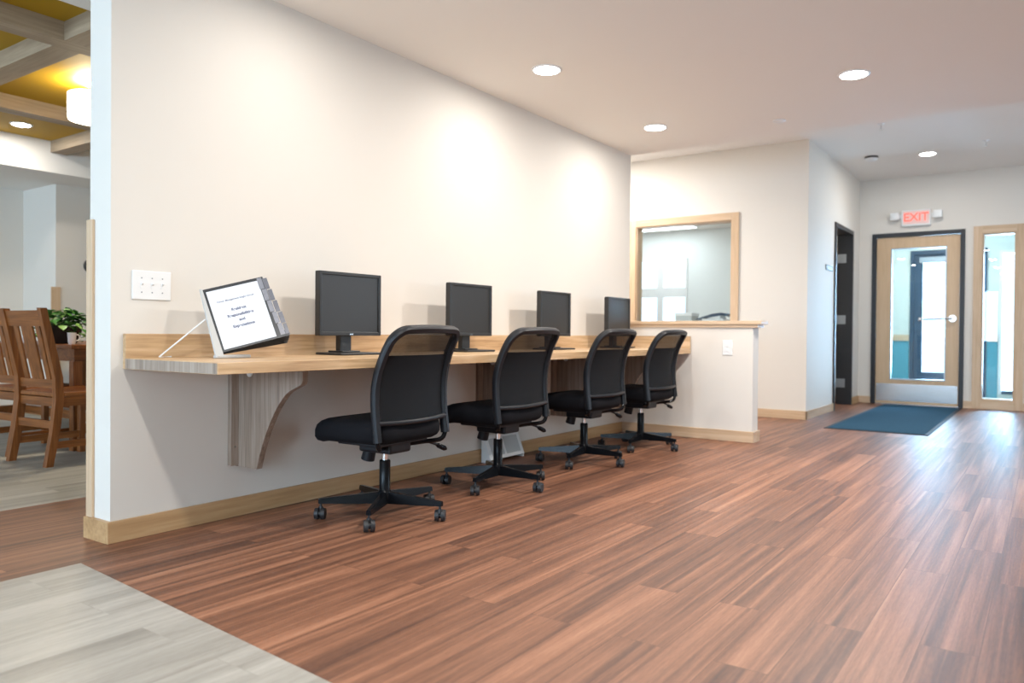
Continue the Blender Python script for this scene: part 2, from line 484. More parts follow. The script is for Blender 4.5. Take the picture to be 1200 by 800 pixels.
obj('door_handle', b, M['steel'], leaf, smooth=True)
# sidelight
t = sroot('window_2', (XD, sy0, sz0)); W2 = sy1-sy0; H2 = sz1-sz0
b = BM(); fo = .092
bx(b, -.02, .0, -fo, 0, -sz0, H2+fo, bev=.002); bx(b, -.02, 0, W2, W2+fo, -sz0, H2+fo, bev=.002)
bx(b, 0, .14, 0, .015, 0, H2); bx(b, 0, .14, W2-.015, W2, 0, H2)
obj('side_casing', b, M['maple_z'], t)
b = BM(); bx(b, -.02, 0, 0, W2, H2, H2+fo, bev=.002); bx(b, -.02, 0, 0, W2, -sz0, 0, bev=.002); bx(b, 0, .14, .015, W2-.015, H2-.015, H2); bx(b, 0, .14, .015, W2-.015, 0, .015)
obj('cross_casing', b, M['maple_y'], t)
boxobj('pane', (.07, .076, .015, W2-.015, .015, H2-.015), M['glass'], t)

# vestibule beyond the door
XV = 12.9
sbox('floor_vestibule', (XD+.14, XV, -1.2, 2.35, 0, .004), M['vinyl'])
ey0, ey1, ez0, ez1 = .80, 1.60, .34, 2.03      # glass of the outer door
q0, q1 = .05, .59                                # outer sidelight
b = BM()
for (y0, y1, z0, z1) in ((1.72, 2.4, 0, 2.6), (.59, .74, 0, 2.6), (.74, 1.72, 2.14, 2.6), (q0, q1, 2.09, 2.6), (q0, q1, 0, .06), (-1.3, q0, 0, 2.6)):
    bx(b, XV, XV+.14, y0, y1, z0, z1)
struct('wall_vestibule', b, M['vest_wall'])
b = BM(); bx(b, XD+.14, XV, 2.35, 2.45, 0, 2.6); bx(b, XD+.14, XV, -1.3, -1.2, 0, 2.6)
struct('wall_vestibule_side', b, M['vest_wall'])
sbox('ceiling_vestibule', (XD+.14, XV+.14, -1.3, 2.45, 2.6, 2.65), M['ceiling'])
b = BM(); bx(b, XV-.014, XV, 1.73, 2.35, 0.004, .80); bx(b, XV-.014, XV, .60, .735, .004, .80)
struct('trim_3', b, M['teal'])
b = BM(); bx(b, XV-.04, XV, 1.73, 2.35, .80, .89); bx(b, XV-.04, XV, .60, .735, .80, .89)
struct('trim_4', b, M['maple_y'])
t = sroot('door_3', (XV, .74, 0))
b = BM()
bx(b, -.03, .12, 0, .05, 0, 2.14); bx(b, -.03, .12, .93, .98, 0, 2.14); bx(b, -.03, .12, .05, .93, 2.08, 2.14)
obj('door_frame', b, M['navy_frame'], t)
b = BM()
bx(b, 0, .045, .05, .115, .01, 2.08); bx(b, 0, .045, .815, .93, .01, 2.08); bx(b, 0, .045, .115, .815, .01, .34); bx(b, 0, .045, .115, .815, 2.03, 2.08)
lf = obj('door_leaf', b, M['navy_frame'], t)
boxobj('pane', (.02, .026, .115, .815, .34, 2.03), M['glass'], lf)
b = BM(); bx(b, -.07, -.001, .50, .86, 1.95, 2.04, bev=.006); bx(b, -.05, -.03, .38, .50, 2.0, 2.015)
obj('door_closer', b, M['grey_metal'], lf)
t = sroot('window_3', (XV, q0, .06))
b = BM(); bx(b, -.02, .1, 0, .04, 0, 2.03); bx(b, -.02, .1, .5, .54, 0, 2.03); bx(b, -.02, .1, .04, .5, 1.99, 2.03)
obj('side_frame', b, M['white_metal'], t)
boxobj('bottom_rail', (-.02, .1, .04, .5, 0, .05), M['navy_frame'], t)
boxobj('pane', (.04, .046, .04, .5, .05, 1.99), M['glass'], t)

# office behind the interior window
XO = 12.2
oy0, oy1, oz0, oz1 = 4.96, 5.92, .75, 2.14
b = BM()
bx(b, XO, XO+.14, 2.6, oy0, 0, 2.6); bx(b, XO, XO+.14, oy1, 6.6, 0, 2.6); bx(b, XO, XO+.14, oy0, oy1, 0, oz0); bx(b, XO, XO+.14, oy0, oy1, oz1, 2.6)
struct('wall_office', b, M['wall_cool'])
sbox('wall_office_side', (XB+.14, XO, 6.5, 6.6, 0, 2.6), M['wall_cool'])
sbox('wall_office_near', (XD+.14, XO, 2.46, 2.6, 0, 2.6), M['wall_cool'])
sbox('ceiling_office', (XB+.14, XO+.14, YC+.15, 6.6, 2.6, 2.65), M['ceiling'])
t = sroot('window_4', (XO, oy0, oz0)); w4 = oy1-oy0; h4 = oz1-oz0
b = BM(); f = .05
bx(b, -.02, .1, 0, .03, 0, h4); bx(b, -.02, .1, w4-.03, w4, 0, h4); bx(b, -.02, .1, .03, w4-.03, h4-.03, h4); bx(b, -.02, .1, .03, w4-.03, 0, .04)
bx(b, -.02, .1, w4/2-.055, w4/2+.055, .04, .74); bx(b, -.02, .1, w4/2-.055, w4/2+.055, .90, h4-.03); bx(b, -.02, .1, .03, w4-.03, .74, .90)
obj('window_frame', b, M['white_metal'], t)
boxobj('pane', (.05, .056, .03, w4-.03, .04, h4-.03), M['glass'], t)

# dining room shell
sbox('wall_dining_far', (XR, 3.66, 8.76, 8.9, 0, 2.4), M['wall'])
sbox('wall_dining_rear', (3.66, 6.4, 8.06, 8.9, 0, 2.4), M['wall'])
sbox('wall_dining_right', (6.1, 6.33, 3.29, 8.06, 0, 2.7), M['wall'])
sbox('ceiling_dining_low', (XR-.2, 6.4, 7.5, 9.1, 2.30, 2.70), M['ceiling'])
b = BM(); bx(b, XR-.2, 6.4, 4.0, 7.5, 2.585, 2.70)
struct('ceiling_dining_panels', b, M['ochre'])
sbox('trim_5', (3.615, 3.70, 8.045, 8.062, .09, 1.285), M['maple_z'])
b = BM(); bx(b, 3.645, 6.1, 8.045, 8.06, 0, .088); bx(b, 3.645, 3.66, 8.06, 8.76, 0, .088); bx(b, XR, 3.645, 8.745, 8.76, 0, .088)
struct('baseboard_dining', b, M['maple_x'])
# beams
for i, (y0, y1) in enumerate(((4.53, 4.665), (6.27, 6.41))):
    o = sbox('trim_%d' % (6+i), (XR, 6.1, y0, y1, CL, 2.585), M['beam_x'])
k = 8
for x0, x1 in ((-.35, -.21), (.9, 1.04), (2.10, 2.25), (3.36, 3.50), (4.6, 4.74)):
    b = BM()
    for y0, y1 in ((4.0, 4.53), (4.665, 6.27), (6.41, 7.5)):
        bx(b, x0, x1, y0, y1, CL, 2.585)
    struct('trim_%d' % k, b, M['beam_y']); k += 1

# walls behind and beside the camera, with their windows
wins = [(-2.4, -.4), (1.2, 2.9), (5.0, 6.4), (6.8, 8.2)]
b = BM()
edges = [YR-.2]+[v for w_ in wins for v in w_]+[8.9]
for i in range(0, len(edges), 2):
    bx(b, XR-.2, XR, edges[i], edges[i+1], 0, 2.7)
for y0, y1 in wins:
    bx(b, XR-.2, XR, y0, y1, 0, .7); bx(b, XR-.2, XR, y0, y1, 2.25, 2.7)
struct('wall_back', b, M['wall'])
for i, (y0, y1) in enumerate(wins):
    b = BM(); yc = (y0+y1)/2
    for a0, a1, c0, c1 in ((y0, y0+.05, .7, 2.25), (y1-.05, y1, .7, 2.25), (y0+.05, y1-.05, .7, .75), (y0+.05, y1-.05, 2.2, 2.25), (yc-.03, yc+.03, .75, 2.2)):
        bx(b, XR-.12, XR-.06, a0, a1, c0, c1)
    struct('window_%d' % (5+i), b, M['white_metal'])
b = BM()
bx(b, XR-.2, 6.7, YR-.2, YR, 0, CH); bx(b, 8.7, 11.0, YR-.2, YR, 0, CH); bx(b, 6.7, 8.7, YR-.2, YR, 0, .7); bx(b, 6.7, 8.7, YR-.2, YR, 2.3, CH)
struct('wall_right', b, M['wall'])
b = BM()
for a0, a1, c0, c1 in ((6.7, 6.76, .7, 2.3), (8.64, 8.7, .7, 2.3), (6.76, 8.64, .7, .76), (6.76, 8.64, 2.24, 2.3), (7.67, 7.73, .76, 2.24)):
    bx(b, a0, a1, YR-.12, YR-.06, c0, c1)
struct('window_9', b, M['white_metal'])

# ------------------------------------------------------------------ the counter and its brackets
DX0, DX1, DY, DB, DT = 1.68, 6.175, 2.475, .708, .752
t = thing('wall_counter', 'long light oak laminate counter running along the cream wall under the monitors', 'counter', (DX0, YW, 0))
boxobj('worktop', (0, DX1-DX0-.02, DY-YW, -.022, DB, DT), M['oak_x'], t, bev=.0025)
boxobj('end_edge', (-.0015, 0.0005, DY-YW+.003, -.022, DB+.002, DT-.002), M['oak_daylight_z'], t)['label'] = 'daylight-tinted laminate end edge with upright grain'  # thin sheet over the oak end, cast of the daylight painted in grey
boxobj('back_splash', (0, DX1-DX0-.02, -.022, -.001, DB, .853), M['oak_x'], t, bev=.002)
boxobj('side_splash', (DX1-DX0-.02, DX1-DX0, DY-YW, -.001, DB, .853), M['oak_y'], t, bev=.002)

def corbel():  # same oak laminate as the counter, its bluish shade put into the colour
    t = thing('corbel_bracket', '', 'bracket', (2.175, YW, 0), group='wood brackets under the counter')
    b = BM(); bx(b, 0, .04, -.028, 0, .242, DB, bev=.0008); obj('wall_cleat', b, M['oak_daylight_z'], t)
    prof = [(-.001, DB), (-.474, DB), (-.474, .652), (-.468, .640), (-.455, .632)]
    # concave sweep from nose down to the foot
    cpts = [(-.43, .622), (-.375, .597), (-.338, .565), (-.296, .517), (-.255, .455), (-.216, .383), (-.185, .31), (-.168, .26), (-.163, .242)]
    sm = smooth_path([(a, c, 0) for a, c in [(-.455, .632)]+cpts], 4)
    prof += [(p.x, p.y) for p in sm[1:]] + [(-.16, .236), (-.001, .236)]
    b = BM(); prism(b, prof, 'x', .0402, .0702); obj('corbel_plate', b, M['oak_daylight_z'], t)
    b = BM(); cyl(b, (.034, -.11, .675), (.0401, -.11, .675), .018, seg=16); obj('hole_cover', b, M['white'], t)
    b = BM(); cyl(b, (.02, -.0282, .33), (.02, -.031, .33), .005, seg=10); obj('screw', b, M['steel'], t)
    return t
c0 = corbel()
c0['label'] = 'shade-tinted wood corbel bracket fully in view under the left end of the counter'
for x, lab in ((3.12, 'shade-tinted wood bracket mostly hidden behind the nearest swivel chair'), (4.06, 'shade-tinted wood bracket behind the second swivel chair back'),
               (5.0, 'shade-tinted wood bracket behind the third swivel chair back'), (5.9, 'shade-tinted wood bracket behind the farthest swivel chair, by the low wall')):
    dup(c0, (x, YW, 0), 0, lab)

# ------------------------------------------------------------------ monitors
def monitor():
    t = thing('computer_monitor', '', 'monitor', (0, 0, 0), group='monitors on the counter')
    b = BM(); bx(b, -.135, .135, -.11, .085, 0.0005, .012, bev=.004); bx(b, -.06, .06, -.03, .08, .012, .02, bev=.003)
    obj('base', b, M['monitor'], t)
    b = BM(); bx(b, -.036, .036, .012, .05, .012, .24, bev=.004); obj('neck', b, M['monitor'], t)
    w, h, z0 = .2025, .318, .096
    b = BM()
    # front bezel around a recessed screen
    fw = .017; y0, y1 = -.03, .006
    bx(b, -w, -w+fw, y0, y1, z0, z0+h, bev=.003); bx(b, w-fw, w, y0, y1, z0, z0+h, bev=.003)
    bx(b, -w+fw-.002, w-fw+.002, y0, y1, z0, z0+fw+.003, bev=.003); bx(b, -w+fw-.002, w-fw+.002, y0, y1, z0+h-fw, z0+h, bev=.003)
    bx(b, -w+.006, w-.006, -.015, .012, z0+.006, z0+h-.006)
    hs = obj('housing', b, M['monitor'], t)
    b = BM(); bx(b, -.15, .15, .012, .036, z0+.04, z0+h-.04, bev=.01); obj('rear_cover', b, M['monitor'], t)
    boxobj('screen', (-w+fw-.001, w-fw+.001, -.023, -.0152, z0+fw, z0+h-fw), M['screen'], t)
    textobj('logo', 'acer', .014, M['steel'], t, frame_mtx((0, y0-.0004, z0+.009), (1, 0, 0), (0, 0, 1)), shear=.3, bold=.0003)
    return t
m0 = monitor(); m0.location = (2.735, 2.93, DT); m0.rotation_euler = (0, 0, math.radians(-2))
m0['label'] = 'black square monitor nearest the camera, beside the tilted document rack'
for x, rz, lab in ((3.725, -1, 'black monitor second from the camera, between the first and second chair backs'),
                   (4.71, 0, 'black monitor third from the camera, partly behind the second chair back'),
                   (5.70, 1, 'black monitor farthest from the camera, next to the interior window')):
    dup(m0, (x, 2.93, DT), math.radians(rz), lab)

# ------------------------------------------------------------------ swivel chairs
def yc(z):
    K = [(.38, -.205), (.46, -.194), (.54, -.186), (.62, -.186), (.70, -.200), (.78, -.230), (.84, -.264), (.89, -.300)]
    for (a, ya), (c, yb) in zip(K, K[1:]):
        if z <= c:
            t = max(0, (z-a)/(c-a)); return ya+(yb-ya)*t
    return K[-1][1]
def Sf(x, z):
    return Vector((x, .2*(yc(z-.02)+yc(z-.01)+yc(z)+yc(z+.01)+yc(z+.02))+.55*x*x, z))
def Sn(x, z):
    e = .004
    return (Sf(x+e, z)-Sf(x-e, z)).cross(Sf(x, z+e)-Sf(x, z-e)).normalized()
TOPZ, RC = .880, .066
def wid(z):
    w = .238 if z < .6 else .238-.022*((z-.6)/.28)**1.5
    if z > TOPZ-RC:
        d = z-(TOPZ-RC); w = w-RC+math.sqrt(max(0, RC*RC-d*d))
    return w
def rounded_pad(bm, hx, y0, y1, prof, rc=.09, droop=0, n=9):
    """prof: list of (z, inset)"""
    rings = []
    for z, ins in prof:
        ring = []
        ax, c0_, c1_ = hx-ins, y0+ins, y1-ins
        r = max(.01, rc-ins)
        for (cx, cy, a0) in ((ax-r, c1_-r, 0), (-ax+r, c1_-r, PI/2), (-ax+r, c0_+r, PI), (ax-r, c0_+r, 3*PI/2)):
            for k in range(n):
                a = a0+PI/2*k/(n-1)
                x = cx+r*math.cos(a); y = cy+r*math.sin(a)
                zz = z-droop*max(0, y-(y1-.16))**2*20
                ring.append(bm.verts.new((x, y, zz)))
        rings.append(ring)
    m = len(rings[0])
    for a, c in zip(rings, rings[1:]):
        for i in range(m):
            bm.faces.new((a[i], a[(i+1) % m], c[(i+1) % m], c[i]))
    bm.faces.new(rings[0]); bm.faces.new(rings[-1])

def swivel_chair():
    t = thing('swivel_chair', '', 'chair', (0, 0, 0), group='swivel chairs at the counter')
    b = BM()
    rounded_pad(b, .240, -.190, .275, [(.365, .07), (.368, .035), (.38, .012), (.40, 0), (.43, 0), (.452, .008), (.466, .028), (.473, .06), (.475, .11)], rc=.10, droop=.06)
    obj('seat', b, M['fabric'], t, smooth=True)
    b = BM(); bx(b, -.075, .075, -.10, .10, .305, .362, bev=.012); bx(b, -.17, .17, -.12, .14, .35, .37, bev=.006)
    obj('tilt_mechanism', b, M['plastic'], t)
    # back frame band
    path = []
    zs = [.385+i*(TOPZ-RC-.385)/16 for i in range(17)]
    for z in zs: path.append((-wid(z), z))
    wt = wid(TOPZ-RC)
    for k in range(1, 10):
        a = PI/2*k/9; path.append((-(wt-RC+RC*math.cos(a)), TOPZ-RC+RC*math.sin(a)))
    for k in range(1, 12): path.append((-(wt-RC)+(wt-RC)*2*k/12, TOPZ+.004*math.sin(PI*k/12)))
    for k in range(9, 0, -1):
        a = PI/2*k/9; path.append(((wt-RC+RC*math.cos(a)), TOPZ-RC+RC*math.sin(a)))
    for z in reversed(zs): path.append((wid(z), z))
    b = BM(); rings = []
    P = [Sf(*p) for p in path]
    for i, p in enumerate(P):
        tt = (P[min(i+1, len(P)-1)]-P[max(0, i-1)]).normalized(); nn = Sn(*path[i]); bb = tt.cross(nn).normalized(); nn = bb.cross(tt)
        ha, hc = .017, .019
        sec = [(-ha, -hc*.5), (-ha*.6, -hc), (ha*.6, -hc), (ha, -hc*.5), (ha, hc*.5), (ha*.6, hc), (-ha*.6, hc), (-ha, hc*.5)]
        rings.append([b.verts.new(p+bb*u+nn*v) for u, v in sec])
    for a, c in zip(rings, rings[1:]):
        for k in range(8): b.faces.new((a[k], a[(k+1) % 8], c[(k+1) % 8], c[k]))
    b.faces.new(rings[0]); b.faces.new(rings[-1])
    obj('back_frame', b, M['plastic'], t, smooth=True)
    b = BM(); rows = []
    for i in range(25):
        z = .465+(TOPZ-.008-.465)*i/24; w = wid(z)-.008
        rows.append([b.verts.new(Sf(-w+2*w*j/20, z)) for j in range(21)])
    for a, c in zip(rows, rows[1:]):
        for j in range(20): b.faces.new((a[j], a[j+1], c[j+1], c[j]))
    obj('back_netting', b, M['net'], t, smooth=True)
    b = BM(); rows = []
    for dy_ in (.004, .016):
        for i in range(13):
            z = .47+(.765-.47)*i/12; w = wid(z)-.016
            rows.append([b.verts.new(Sf(-w+2*w*j/16, z)+Vector((0, dy_, 0))) for j in range(17)])
    for h in (0, 13):
        for i in range(12):
            a, c = rows[h+i], rows[h+i+1]
            for j in range(16): b.faces.new((a[j], a[j+1], c[j+1], c[j]))
    A_, B_ = rows[:13], rows[13:]
    for i in range(12):
        for j in (0, 16): b.faces.new((A_[i][j], A_[i+1][j], B_[i+1][j], B_[i][j]))
    for j in range(16):
        for i in (0, 12): b.faces.new((A_[i][j], A_[i][j+1], B_[i][j+1], B_[i][j]))
    obj('back_pad', b, M['fabric'], t, smooth=True)
    b = BM()
    tube(b, [Sf(x, .468-.004*(1-(x/.238)**2))+Vector((0, -.008, 0)) for x in [-.236+.472*i/16 for i in range(17)]], .012, seg=10)
    obj('lower_back_bar', b, M['plastic'], t, smooth=True)
    for s in (-1, 1):
        b = BM()
        tube(b, smooth_path([(s*.236, Sf(.236, .42).y, .42), (s*.238, Sf(.236, .4).y, .385), (s*.215, -.16, .352), (s*.15, -.10, .342), (s*.07, -.06, .335)], 5), .011, seg=8)
        obj('back_support', b, M['gloss'], t, smooth=True)
    b = BM(); cyl(b, (0, .085, .345), (0, .11, .257), .028, .033, seg=18); obj('tension_knob', b, M['plastic'], t, smooth=True)
    b = BM(); tube(b, smooth_path([(.06, -.04, .338), (.17, -.07, .342), (.25, -.09, .322), (.315, -.105, .292)], 4), .0065, seg=8)
    lv = obj('height_lever', b, M['plastic'], t, smooth=True)
    b = BM(); tube(b, [(.27, -.095, .313), (.285, -.098, .306), (.32, -.106, .29), (.332, -.109, .285)], [.007, .013, .013, .006], seg=10); obj('lever_tip', b, M['gloss'], lv, smooth=True)
    b = BM(); lathe(b, [(.031, .062), (.034, .07), (.034, .112), (.029, .122), (.026, .126), (.026, .262), (.022, .266)], 24)
    gc = obj('gas_column', b, M['gloss'], t, smooth=True)
    b = BM(); cyl(b, (0, 0, .266), (0, 0, .306), .014, seg=16); obj('piston', b, M['chrome'], gc, smooth=True)
    for k in range(5):
        a = math.radians(48+72*k); d = Vector((math.cos(a), math.sin(a), 0)); n = Vector((-d.y, d.x, 0))
        r0, r1 = .028, .305
        b = BM(); ps = []
        for r, zt, h, w in ((r0, .116, .054, .013), (r1, .094, .022, .009)):
            dr = h*.17
            ps.append([d*r+n*w+Vector((0, 0, zt)), d*r-n*w+Vector((0, 0, zt)), d*r-n*(w+dr)+Vector((0, 0, zt-h)), d*r+n*(w+dr)+Vector((0, 0, zt-h))])
        hexa(b, ps[0]+ps[1]); es = [e for e in b.edges]
        bmesh.ops.bevel(b, geom=es, offset=.002, segments=2, affect='EDGES')
        lg = obj('leg', b, M['gloss'], t)
        c = d*.293; sw = a+math.radians([40, 75, 20, 110, 60][k])
        f = Vector((math.cos(sw), math.sin(sw), 0)); ax = Vector((-f.y, f.x, 0)); wc = c+f*.012+Vector((0, 0, .0275))
        b = BM()
        for s in (-1, 1):
            cyl(b, wc+ax*s*.006, wc+ax*s*.024, .027, .025, seg=20)
        cyl(b, wc-ax*.006, wc+ax*.006, .014, seg=12)
        cyl(b, c+Vector((0, 0, .044)), c+Vector((0, 0, .078)), .0055, seg=10)
        cyl(b, c+Vector((0, 0, .040)), c+Vector((0, 0, .058)), .013, .010, seg=12)
        obj('caster', b, M['rubber'], lg, smooth=True)
    return t
ch0 = swivel_chair()
ch0.location = (2.64, 2.57, 0); ch0.rotation_euler = (0, 0, math.radians(2))
ch0['label'] = 'black mesh-back swivel chair nearest the camera, before the first monitor'
for x, y, rz, lab in ((3.55, 2.57, 0, 'black mesh-back swivel chair second from the camera, with the white box behind its base'),
                      (4.54, 2.57, -1, 'black mesh-back swivel chair third from the camera, before the third monitor'),
                      (5.40, 2.56, -1, 'black mesh-back swivel chair farthest from the camera, beside the low wall')):
    dup(ch0, (x, y, 0), math.radians(rz), lab)
turn_base(ch0, 17)

# ------------------------------------------------------------------ document rack on the counter
BL = Vector((1.9601, 2.86, .775)); sv = Vector((-.006, .4718, .8817)); uv = Vector((.8343, -.4837, .2646))
sv.normalize(); uv = (uv-sv*uv.dot(sv)).normalized(); nv = uv.cross(sv)     # nv towards the viewer
if nv.y > 0: nv = -nv
RW, RH = .288, .3024
base = Vector((2.02, 2.93, DT))
t = thing('document_rack', 'tilted desktop document rack with white printed page and grey index tabs', 'document holder', base)
loc = lambda p: Vector(p)-base
def slab(bm, o, u, v, n, u0, u1, v0, v1, n0, n1):
    o = loc(o)
    pp = [o+u*a+v*c+n*d for d in (n0, n1) for a, c in ((u0, v0), (u1, v0), (u1, v1), (u0, v1))]
    hexa(bm, pp)
# spine plate and foot
XA = Vector((1, 0, 0)); SN = XA.cross(sv)
b = BM(); o0 = loc(BL)
def quadbar(bm, pts, n0, n1):
    hexa(bm, [o0+XA*u_+sv*v_+SN*d for d in (n0, n1) for u_, v_ in pts])
quadbar(b, [(-.034, -.022), (.004, -.022), (.002, RH+.004), (-.008, RH+.004)], -.004, .004)
obj('spine_plate', b, M['rack_metal'], t)
b = BM(); bx(b, -.09, .075, -.085, -.055, .0005, .0145, bev=.004); obj('foot', b, M['rack_metal'], t)
b = BM(); tube(b, [loc(BL+sv*.16+Vector((-.02, .008, 0))), loc((1.80, 3.06, DT+.004)), loc((1.86, 3.07, DT+.004))], .0035, seg=8); obj('wire_prop', b, M['white_metal'], t)
# page panels, fanned behind the front one
for k in range(5, -1, -1):
    a = math.radians(2.6*k)
    uu = (uv*math.cos(a)-nv*math.sin(a)).normalized(); nn = uu.cross(sv)
    if nn.y > 0: nn = -nn
    b = BM(); fw = .012
    off = -.004*k
    o_ = BL+nv*off+uv*.002
    ext = 0 if k == 0 else .012
    PE = RW-.055
    slab(b, o_, uu, sv, nn, 0, .012, 0, RH, -.0012, .0012); slab(b, o_, uu, sv, nn, .012, RW, 0, .010, -.0012, .0012)
    slab(b, o_, uu, sv, nn, .012, PE, RH-.014, RH, -.0012, .0012); slab(b, o_, uu, sv, nn, PE, RW-.03, .010, RH, -.0012, .0010)
    slab(b, o_, uu, sv, nn, RW-.03, RW, .010, .03, -.0012, .0010)
    p = obj('page_frame', b, M['charcoal'], t)
    b = BM(); slab(b, o_, uu, sv, nn, .012, PE, .010, RH-.014, -.0004, .0006); obj('page', b, M['paper'], p)
    if k == 0: fp = p
for j in range(5):
    seg_h = (RH-.012)/5; v1 = RH-.004-seg_h*j; v0 = v1-seg_h+.003
    u0 = RW-.055+.0052*j
    b = BM(); slab(b, BL, uv, sv, nv, u0, u0+.020, v0, v1, .0013, .0021)
    obj('index_tab', b, M['tab'], t)
    b = BM(); slab(b, BL, uv, sv, nv, u0+.0225, min(u0+.0225+.020, RW+.004), v0-.006, v1-.006, .0002, .0011)
    obj('index_tab', b, M['tab_dark'], t)
ct = BL+uv*(.012+(RW-.067)/2)+sv*(RH*.5)
lines = [('Clover Management Single Homes', .0113, .078, 'ink'), ('Resident', .0178, .030, 'ink'), ('Responsibilities', .0178, .002, 'ink'), ('and', .0178, -.023, 'ink'), ('Expectations', .0178, -.050, 'ink')]
for body, sz, dv, mk in lines:
    o = textobj('page_text', body, sz, M[mk], t, frame_mtx(loc(ct+sv*dv+nv*.0012), uv, sv) if uv.cross(sv).y < 0 else frame_mtx(loc(ct+sv*dv+nv*.0012), uv, sv), depth=.0002, bold=.0007 if sz > .015 else .00015)

# ------------------------------------------------------------------ switches, outlet
t = thing('light_switch_plate', 'white triple light switch plate on the cream wall above the counter end', 'light switch', (1.802, YW, 1.057))
b = BM(); bx(b, -.086, .086, -.007, -.0003, -.061, .061, bev=.003); obj('cover_plate', b, M['white'], t)
for x in (-.046, 0, .046):
    b = BM(); bx(b, x-.006, x+.006, -.0085, -.0066, -.013, .013)
    prism(b, [(-.008, -.002), (-.018, .006), (-.017, .011), (-.008, .008)], 'x', x-.0035, x+.0035)
    obj('toggle', b, M['white'], t)
for x in (-.046, 0, .046):
    for z in (-.03, .03):
        b = BM(); cyl(b, (x, -.0068, z), (x, -.0082, z), .003, seg=10); obj('screw', b, M['grey_metal'], t)
t = thing('wall_outlet', 'white outlet cover on the low wall beside the counter', 'outlet', (6.19, 2.163, .762))
b = BM(); bx(b, -.006, -.0003, -.04, .04, -.06, .06, bev=.003); obj('cover_plate', b, M['white'], t)
for z in (-.02, .02):
    b = BM(); bx(b, -.008, -.0055, -.016, .016, z-.014, z+.014, bev=.002); obj('socket', b, M['white'], t)
# small sockets just above the baseboard, under the counter
# white slanted box on the floor
t = thing('slanted_box', 'white slant-fronted box with clear panel on floor behind second chair', 'box', (4.30, 3.105, 0))
b = BM()
L_, D_, Hh = .20, .075, .178
pr = [(-.002, .001), (-D_, .001), (-D_, .022), (-.014, Hh), (-.002, Hh)]
prism(b, pr, 'x', -L_, -L_+.008); prism(b, pr, 'x', L_-.008, L_)
bx(b, -L_+.008, L_-.008, -.006, -.002, .001, Hh)
obj('side_panels', b, M['white_metal'], t)
b = BM()
dv = Vector((0, -D_+.014, .022-Hh)); ln = dv.length; dv.normalize(); nn_ = Vector((0, dv.z, -dv.y))
if nn_.y > 0: nn_ = -nn_
def sl2(bm, u0, u1, v0, v1, n0, n1):
    o = Vector((0, -.014, Hh)); U = Vector((1, 0, 0))
    hexa(bm, [o+U*a+dv*c+nn_*d for d in (n0, n1) for a, c in ((u0, v0), (u1, v0), (u1, v1), (u0, v1))])
sl2(b, -L_, L_, 0, .025, 0, .004); sl2(b, -L_, L_, ln-.022, ln, 0, .004); sl2(b, -L_, -L_+.035, .025, ln-.022, 0, .004); sl2(b, L_-.03, L_, .025, ln-.022, 0, .004); sl2(b, -.02, .0, .025, ln-.022, 0, .004)
obj('front_frame', b, M['white_metal'], t)
b = BM(); sl2(b, -L_+.035, -.02, .025, ln-.022, .0005, .002); sl2(b, 0, L_-.03, .025, ln-.022, .0005, .002); obj('clear_panel', b, M['clear_plastic'], t)

# ------------------------------------------------------------------ ceiling things
def downlight(loc, label, r=.095, group='recessed ceiling lights', watts=40, z=None):
    t = thing('recessed_downlight', label, 'ceiling light', loc, group=group)
    b = BM(); lathe(b, [(r, -.0003), (r, -.004), (r-.004, -.007), (r-.014, -.007), (r-.018, -.0035), (r-.018, -.0003)], 32); obj('trim_ring', b, M['white'], t, smooth=True)
    b = BM(); cyl(b, (0, 0, -.0036), (0, 0, -.0088), r-.0185, seg=32); obj('diffuser', b, M['lamp'], t)
    return t
def lamp(name, loc, rot, kind='AREA', power=40, size=.15, color=(1, .94, .86), sizey=None, spread=None, shape='DISK'):
    l = bpy.data.lights.new(name, kind); l.energy = power; l.color = color
    if kind == 'AREA':
        l.shape = shape; l.size = size
        if sizey: l.size_y = sizey
        if spread: l.spread = spread
    else: l.shadow_soft_size = size
    o = bpy.data.objects.new(name, l); COL.objects.link(o); o.location = loc; o.rotation_euler = rot
    return o
PWS = [8, 9, 52, 13, 6, 33, 34, 10]; SPR = math.radians(178)
DLS = [((3.985, 2.54, CL), 'bright recessed ceiling light nearest the camera, above the second chair'),
       ((5.56, 2.54, CL), 'recessed ceiling light above the far end of the counter'),
       ((5.10, 1.01, CL), 'recessed ceiling light in the open ceiling away from the wall'),
       ((9.60, 1.13, CH), 'recessed ceiling light before the entrance door')]
for l, lab in DLS:
    downlight(l, lab)
for i, (x, y, z) in enumerate([d[0] for d in DLS]+[(2.40, 2.54, CL), (3.03, 1.0, CL), (.95, 1.0, CL), (-1.2, 1.0, CL)]):
    lamp('downlight_lamp', (x, y, z-.012), (0, 0, 0), power=PWS[i], color=(1, .955, .905), size=.14, spread=SPR)
downlight((7.15, 4.25, CH), 'added unseen ceiling light in the passage behind the desk wall end', group='recessed ceiling lights')  # unseen fitting and lamp, added to brighten the window wall
lamp('passage_fill_lamp', (7.15, 4.25, CH-.012), (0, 0, 0), power=62, size=.14, color=(1, .955, .91))
downlight((2.95, 7.10, 2.585), 'recessed light in the ochre dining room ceiling panel', r=.085, group=None)
lamp('dining_downlight_lamp', (2.95, 7.10, 2.572), (0, 0, 0), power=7, size=.12)

